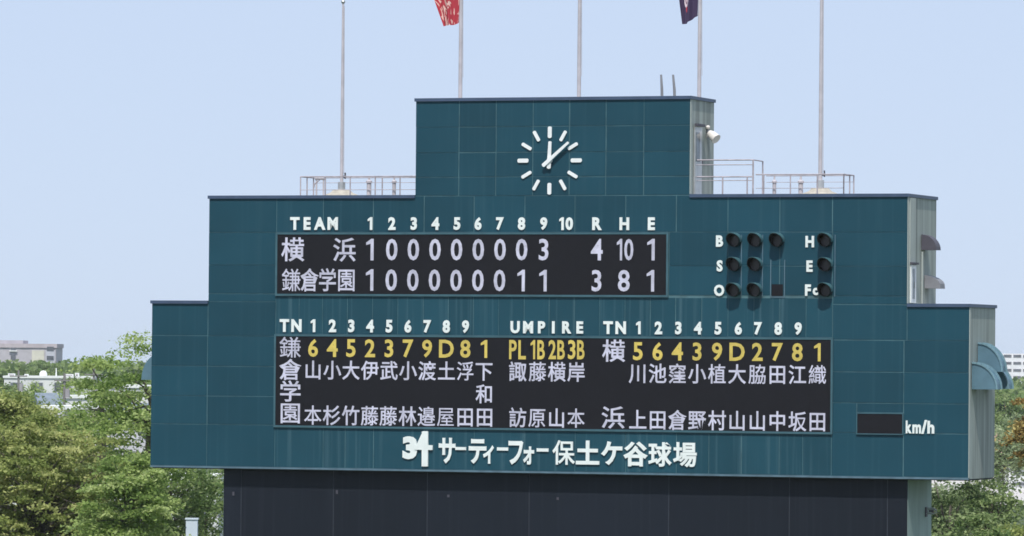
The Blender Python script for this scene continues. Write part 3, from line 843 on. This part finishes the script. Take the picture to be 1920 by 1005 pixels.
NEAR = [
 # x, ytop, Y, rx, rz, leaves, label, kw
 (70, 785, 196, 3.6, 3.6, 'olive', 'broad olive green tree filling the lower left corner', dict(clumps=430, per=150, seed=3, csz=.42, flat=.26, leaf=.08, hollow=.25, trunk=.12)),
 (165, 815, 203, 2.6, 3.2, 'olive', 'olive green tree between the corner tree and the scoreboard', dict(clumps=250, per=150, seed=4, csz=.40, flat=.26, leaf=.08, hollow=.25, trunk=.12)),
 (4, 722, 214, 1.3, 1.8, 'olive', 'rounded yellow green tree at the left edge below the far apartment block', dict(clumps=120, per=170, seed=5)),
 (50, 748, 222, 1.3, 1.8, 'olive', 'yellow green tree just right of the left edge tree', dict(clumps=80, per=170, seed=6)),
 (262, 580, 190, 2.1, 3.5, 'bright', 'tall loose bright green tree against the left edge of the scoreboard', dict(clumps=62, per=150, seed=21, flat=.22, csz=.62, hollow=.2, leaf=.075)),
 (206, 650, 199, 1.3, 2.1, 'bright', 'airy green tree left of the tall loose one', dict(clumps=30, per=140, seed=33, flat=.22, csz=.55)),
 (245, 832, 186, 1.7, 2.2, 'bright', 'fresh green bushy tree under the left end of the scoreboard', dict(clumps=110, per=150, seed=9, csz=.42, flat=.28, leaf=.08, hollow=.25, trunk=.12)),
 (158, 775, 228, 1.2, 1.7, 'brown', 'brownish twiggy tree behind the olive ones', dict(clumps=44, per=110, seed=10, flat=.7, leaf=.05)),
 (318, 848, 196, 2.0, 2.7, 'mid', 'dark green tree under the scoreboard near the white post', dict(clumps=100, per=150, seed=12, flat=.4)),
 (396, 838, 206, 1.2, 2.8, 'mid', 'thin stemmed tree beside the dark base wall', dict(clumps=46, per=90, seed=13, flat=.6, leaf=.07, trunk=.15)),
 (1772, 858, 199, 1.5, 3.2, 'dark', 'green tree with dark stem just right of the base wall', dict(clumps=54, per=120, seed=14, trunk=.16, csz=.5)),
 (1856, 838, 206, 1.3, 3.2, 'mid', 'thin leafy tree with straight dark trunk right of the scoreboard', dict(clumps=48, per=100, seed=15, trunk=.16, csz=.5)),
 (1946, 738, 212, .85, 1.5, 'rust', 'rust orange leaved tree at the right edge', dict(clumps=46, per=110, seed=16, trunk=.12, csz=.42)),
 (1922, 966, 200, 1.3, 1.6, 'olive', 'low yellow green bush like tree in the lower right corner', dict(clumps=60, per=150, seed=17)),
 (1812, 968, 193, 1.4, 1.5, 'mid', 'low green tree under the right end of the scoreboard', dict(clumps=50, per=130, seed=18)),
]
for (x, yt, Y, rx, rz, lm, lab, kw) in NEAR:
    p, zt = tpix(x, yt, Y)
    tree(p, zt, rx, rz, LM[lm], lab, **kw)

# middle distance trees
MID = [(22, 716, 600, 1.8, 2.2, 'mid', 'low green tree hiding the left end of the long white building'), (66, 722, 560, 1.5, 2.0, 'bright', 'small bright tree before the middle of the long white building'),
       (128, 714, 600, 1.5, 2.2, 'mid', 'small green tree before the right windows of the long white building'), (172, 718, 580, 1.6, 2.2, 'bright', 'bright tree at the right end of the long white building'),
       (88, 676, 900, 4.6, 3.4, 'mid', 'round green tree in front of the far apartment block'), (150, 727, 520, 2.4, 2.4, 'bright', 'bright tree below the long white building'),
       (30, 735, 470, 2.5, 2.5, 'mid', 'green tree at the foot of the long white building'), (128, 775, 330, 1.6, 2.0, 'bright', 'yellow green tree in front of the low white roof'),
       (95, 785, 300, 1.4, 2.0, 'olive', 'small olive tree left of the brown twiggy one'),
       (1884, 742, 610, 3.0, 3.0, 'mid', 'green tree below the far white apartment block'), (1912, 770, 480, 2.2, 2.6, 'pale', 'pale green tree behind the rust leaved one'),
       (1882, 785, 430, 2.0, 3.2, 'pale', 'pale tree beside the right edge of the scoreboard'), (1835, 930, 330, 2.0, 2.4, 'dark', 'dull green tree seen behind the straight trunk'),
       (1775, 925, 340, 2.2, 2.6, 'pale', 'pale green tree seen behind the dark stem'), (350, 905, 300, 2.0, 2.4, 'mid', 'green tree seen through the gap under the board')]
for i, (x, yt, Y, rx, rz, lm, lab) in enumerate(MID):
    p, zt = tpix(x, yt, Y)
    tree(p, zt, rx, rz, LM[lm], lab, clumps=60, per=60, leaf=.17, csz=.9, flat=.45, seed=50 + i, group='trees in the middle distance', trunk=.18)

# far wooded belt, one mass
def woods(name, Y0, Y1, X0, X1, n, hmin, hmax, seed, lm):
    r = np.random.default_rng(seed); C = []; T = []
    for k in range(n):
        x = r.uniform(X0, X1); y = r.uniform(Y0, Y1); h = r.uniform(hmin, hmax); R = r.uniform(2.2, 4.2)
        m = 90; d = r.normal(size=(m, 3)); d /= np.linalg.norm(d, axis=1)[:, None]; d *= r.random((m, 1)) ** .4
        c = np.array([x, y, h - R * .9]) + d * np.array([R, R, R * .9])
        C.append(c); T.append(np.clip(r.uniform(.1, .8) + r.normal(size=m) * .15, 0, 1))
        c2 = np.stack([r.uniform(x - R * .8, x + R * .8, 40), r.uniform(y - R, y + R, 40), r.uniform(.5, max(1., h - R), 40)], 1); C.append(c2); T.append(np.full(40, .1))
    me = leaves_mesh(np.concatenate(C), np.concatenate(T), .75, asp=.8); me.materials.append(lm); me.name = name
    o = bpy.data.objects.new(name, me); COL.objects.link(o); tag(o, kind='stuff')
    return o
tag(woods('distant_woods', 900, 1500, -170, -60, 420, 6, 10.5, 1, LM['mid']), 'belt of dark trees far off on the left below the skyline', 'woods')
tag(woods('distant_woods', 700, 1600, 62, 190, 420, 4, 8.5, 2, LM['mid']), 'belt of trees far off on the right below the white block', 'woods')

# ------------------------------------------------------------------ houses and blocks
M_winf = mat('window_dark', (.13, .14, .16), .2, var=.3, scale=.5)
def wallm(n, c): return mat(n, c, .85, var=.08, scale=.6)
def house(x, ytop, Y, wm, dm, wall, roof, label, kind='gable', rot=0., cat='house', wins=None, name='house', rh=1.6, group=None, floors=2):
    p = at(x, ytop, Y); zt = p.z
    e = empty(name, (p.x, p.y, 0), rot); tag(e, label, cat, group)
    hw = zt - (rh if kind != 'flat' else .3)
    MB().box(-wm / 2, wm / 2, 0, dm, 0, hw).build('wall', wall, e)
    if kind == 'gable':
        MB().prism([(-.4, hw + .01), (dm / 2, zt), (dm + .4, hw + .01), (dm / 2, hw + .005)], 'x', -wm / 2 - .35, wm / 2 + .35).build('roof', roof, e)
        MB().prism([(0, hw + .002), (dm / 2, zt - .15), (dm, hw + .002)], 'x', -wm / 2 + .01, wm / 2 - .01).build('gable_wall', wall, e)
    else:
        q = MB().box(-wm / 2 - .15, wm / 2 + .15, -.15, dm + .15, hw + .005, zt); q.build('roof', roof, e)
    n = max(1, int(wm / 2.4)); st = hw / floors
    for f in range(floors):
        for i in range(n):
            cx = -wm / 2 + wm * (i + .5) / n + random.uniform(-.1, .1)
            z0 = f * st + st * .38; z1 = f * st + st * .8
            fr = MB().box(cx - .75, cx + .75, -.05, -.005, z0, z1).build('window', M_alu, e)
            MB().box(cx - .67, cx + .67, -.065, -.051, z0 + .08, z1 - .08).build('pane', M_winf, fr)
    return e
W_white = wallm('render_white', (.66, .67, .66)); W_cream = wallm('render_cream', (.62, .58, .48)); W_grey = wallm('render_grey', (.36, .34, .36)); W_pink = wallm('render_pinkish', (.50, .40, .37))
R_white = mat('roof_white', (.78, .80, .78), .7, var=.05); R_blue = mat('roof_blue_grey', (.18, .22, .27), .7, var=.1); R_rust = mat('roof_rust', (.42, .27, .20), .8, var=.1); R_grey = mat('roof_grey', (.33, .33, .34), .8, var=.1)
# long white flat-roofed building with rooftop tank and mast
lb = house(92, 705, 700, 11.8, 8, W_white, R_white, 'long low building with a white roof edge below the far block', 'flat', 0, 'building', name='long_building', floors=3)
z = lb.location
pt = at(78, 704, 699.5); e = empty('water_tank', (pt.x, 702, pt.z - .35)); tag(e, 'round white water tank on the roof of the long building', 'water tank')
MB().lathe([(.0, 1.0), (.3, .93), (.5, .65), (.5, .25), (.32, .0)], (0, 0, 0), 14).build('drum', R_white, e, smooth=True)
pt = at(103, 690, 700); e = empty('roof_mast', (pt.x, 702, at(103, 706, 700).z)); tag(e, 'thin white mast on the roof of the long building', 'mast')
MB().tube([(0, 0, 0), (0, 0, pt.z - at(103, 706, 700).z)], [.09, .05], 6).build('shaft', R_white, e)
# clutter on and around the long building
for k, (x, y0, y1, wd, lab) in enumerate(((20, 699, 706, .9, 'pale rooftop unit at the left end of the long building roof'), (48, 700, 706, .5, 'narrow white vent box left of the round water tank'),
                                     (128, 700, 706, 1.1, 'wide white rooftop unit right of the thin mast'), (143, 698, 706, .5, 'tall white vent box near the right end of the long roof'))):
    a = at(x, y0, 701); b = at(x, 706, 701)
    e = empty('rooftop_unit', (a.x, 702.5, b.z - .1)); tag(e, lab, 'rooftop unit')
    MB().box(-wd / 2, wd / 2, -.4, .4, 0, a.z - b.z).build('casing', R_white, e)
    MB().box(-wd / 2 + .08, wd / 2 - .08, -.42, -.401, .12, max(.2, a.z - b.z - .08)).build('grille', W_grey, e)
M_conc = mat('concrete_pole', (.22, .21, .20), .85, var=.1)
for (x, yt, Y, lab) in ((35, 694, 560, 'utility pole in front of the long building near its left end'), (121, 700, 480, 'utility pole by the blue grey roof'), (176, 690, 520, 'utility pole beside the airy tree'),
):
    a = at(x, yt, Y); e = empty('utility_pole', (a.x, Y, 0)); tag(e, lab, 'utility pole', 'utility poles among the houses')
    MB().tube([(0, 0, 0), (0, 0, a.z)], [.17, .11], 8).build('shaft', M_conc, e)
    MB().box(-.9, .9, -.2, -.12, a.z - .7, a.z - .58).build('crossarm', M_conc, e)
    MB().tube([(.3, -.2, a.z - 2.2), (.3, -.2, a.z - 1.4)], .22, 8).build('transformer', W_grey, e)
HS = [
 (114, 737, 520, 3.6, 4, W_grey, R_blue, 'grey house with blue grey gabled roof below the long building', 'gable', .3),
 (152, 741, 500, 3.0, 4, W_white, R_white, 'small white flat house right of the blue grey roof', 'flat', .1),
 (150, 761, 430, 6.0, 6, W_cream, R_white, 'low cream building with a wide white roof edge above the twiggy tree', 'flat', .0),
 (60, 768, 400, 3.2, 5, W_white, R_grey, 'white house with grey roof behind the left edge trees', 'gable', -.2),
 (182, 706, 720, 4.0, 6, W_white, R_white, 'white flat house at the right end of the long building', 'flat', .2),
 (205, 724, 560, 5.6, 6, W_pink, R_grey, 'pinkish house with grey gabled roof behind the airy tree', 'gable', .5),
 (268, 722, 540, 6.6, 6, W_white, R_white, 'white flat house hidden behind the tall loose tree', 'flat', -.15),
 (244, 756, 420, 4.8, 5, W_white, R_blue, 'white house with blue grey roof behind the tall loose tree', 'gable', -.4),
 (236, 806, 305, 3.4, 5, W_white, R_grey, 'white house with a grey gable between the olive and tall trees', 'gable', .6),
 (365, 890, 290, 2.6, 5, W_white, R_white, 'white building glimpsed through the gap under the board', 'flat', 0.),
 (1905, 812, 560, 4.5, 6, W_cream, R_rust, 'cream house with rust gabled roof right of the scoreboard', 'gable', .2),
 (1888, 832, 520, 3.4, 5, W_pink, R_rust, 'pinkish house with rust roof below the cream one', 'gable', -.3),
 (1915, 872, 470, 3.5, 5, W_white, R_white, 'white flat shed by the pale forecourt', 'flat', 0.),
]
for (x, yt, Y, wm, dm, wl, rf, lab, kind, rot) in HS:
    house(x, yt, Y, wm, dm, wl, rf, lab, kind, rot, floors=1 if wm < 3 else 2, group='houses beyond the trees')
# far apartment block on the left
def block():
    Y = 1500; p0 = at(-120, 650, Y); p1 = at(105, 650, Y)
    e = empty('apartment_block', (p0.x, Y, 0)); tag(e, 'large mauve grey apartment block on the left skyline', 'apartment block')
    W = p1.x - p0.x; zt = at(50, 646, Y).z
    MB().box(0, W, 0, 22, 0, zt).build('wall', wallm('mauve_wall', (.47, .45, .48)), e)
    zt2 = at(20, 638, Y).z; xx = at(42, 640, Y).x - p0.x
    MB().box(4, xx, 2, 18, zt + .01, zt2).build('roof_storey', wallm('roof_storey_wall', (.42, .40, .44)), e)
    MB().box(-.3, W + .3, -.3, 22.3, zt - .9, zt + .25).build('roof_band', wallm('brick_band', (.47, .42, .44)), e)
    a = at(60, 660, Y).x - p0.x; b = at(83, 660, Y).x - p0.x
    MB().box(a, b, -.25, -.01, 2, at(70, 657, Y).z).build('cream_bay', wallm('cream_bay', (.62, .60, .50)), e)
    a = at(86, 660, Y).x - p0.x; b = at(103, 660, Y).x - p0.x
    f = MB().box(a, b, -.25, -.01, 2, at(90, 657, Y).z).build('balcony_bay', wallm('balcony_bay', (.50, .51, .56)), e)
    for k in range(5):
        MB().box(a + .3, b - .3, -.4, -.26, 2.2 + k * 2.6, 3.3 + k * 2.6).build('pane', M_winf, f)
    a = at(25, 660, Y).x - p0.x
    for k in range(5):
        fr = MB().box(a - .7, a + .7, -.2, -.01, 1.5 + k * 2.7, 3.3 + k * 2.7).build('window', M_winf, e)
    MB().box(a - 1.1, a + 1.1, -.6, -.21, at(25, 657, Y).z - .3, at(25, 657, Y).z).build('ledge', R_white, e)
block()
# far white block on the right
def block2():
    Y = 2300; p0 = at(1878, 680, Y); p1 = at(2010, 680, Y); zt = at(1900, 663, Y).z
    e = empty('apartment_block', (p0.x, Y, 0)); tag(e, 'white apartment block with dark window bands on the right skyline', 'apartment block')
    W = p1.x - p0.x
    MB().box(0, W, 0, 15, 0, zt).build('wall', wallm('tower_white', (.82, .82, .84)), e)
    for k in range(5):
        zc = zt - 1.0 - k * 3.05
        for j in range(7):
            x0 = .8 + j * 4.2
            if x0 + 3.4 > W: break
            fr = MB().box(x0, x0 + 3.5, -.12, -.01, zc - .7, zc + .55).build('window', W_grey, e)
            MB().box(x0 + .2, x0 + 3.3, -.16, -.125, zc - .5, zc + .4).build('pane', M_winf, fr)
block2()

# white post standing among the trees under the left end of the board
p = at(360, 973, 186)
e = empty('white_post', (p.x, p.y, 0)); tag(e, 'square pale blue white post under the left end of the scoreboard', 'post')
MB().box(-.20, .20, -.2, .2, 0, p.z - .02).build('shaft', mat('post_white', (.62, .70, .80), .5, var=.04), e)
MB().box(-.23, .23, -.23, .23, p.z - .018, p.z + .03).build('cap', MATS['post_white'], e)

# ------------------------------------------------------------------ haze
m = bpy.data.materials.new('haze_air'); m.use_nodes = True; t = m.node_tree; t.nodes.clear()
o = t.nodes.new('ShaderNodeOutputMaterial'); pv = t.nodes.new('ShaderNodeVolumePrincipled')
pv.inputs['Color'].default_value = (.85, .90, 1, 1); pv.inputs['Density'].default_value = .00006
pv.inputs['Anisotropy'].default_value = .0
t.links.new(pv.outputs[0], o.inputs['Volume'])
hz = MB().box(-3050, 3050, -450, 5550, -1, 30).build('haze', m); tag(hz, 'thin pale air over the whole place', 'haze', kind='stuff')

for ob in COL.objects:
    if '_org' in ob.keys(): del ob['_org']
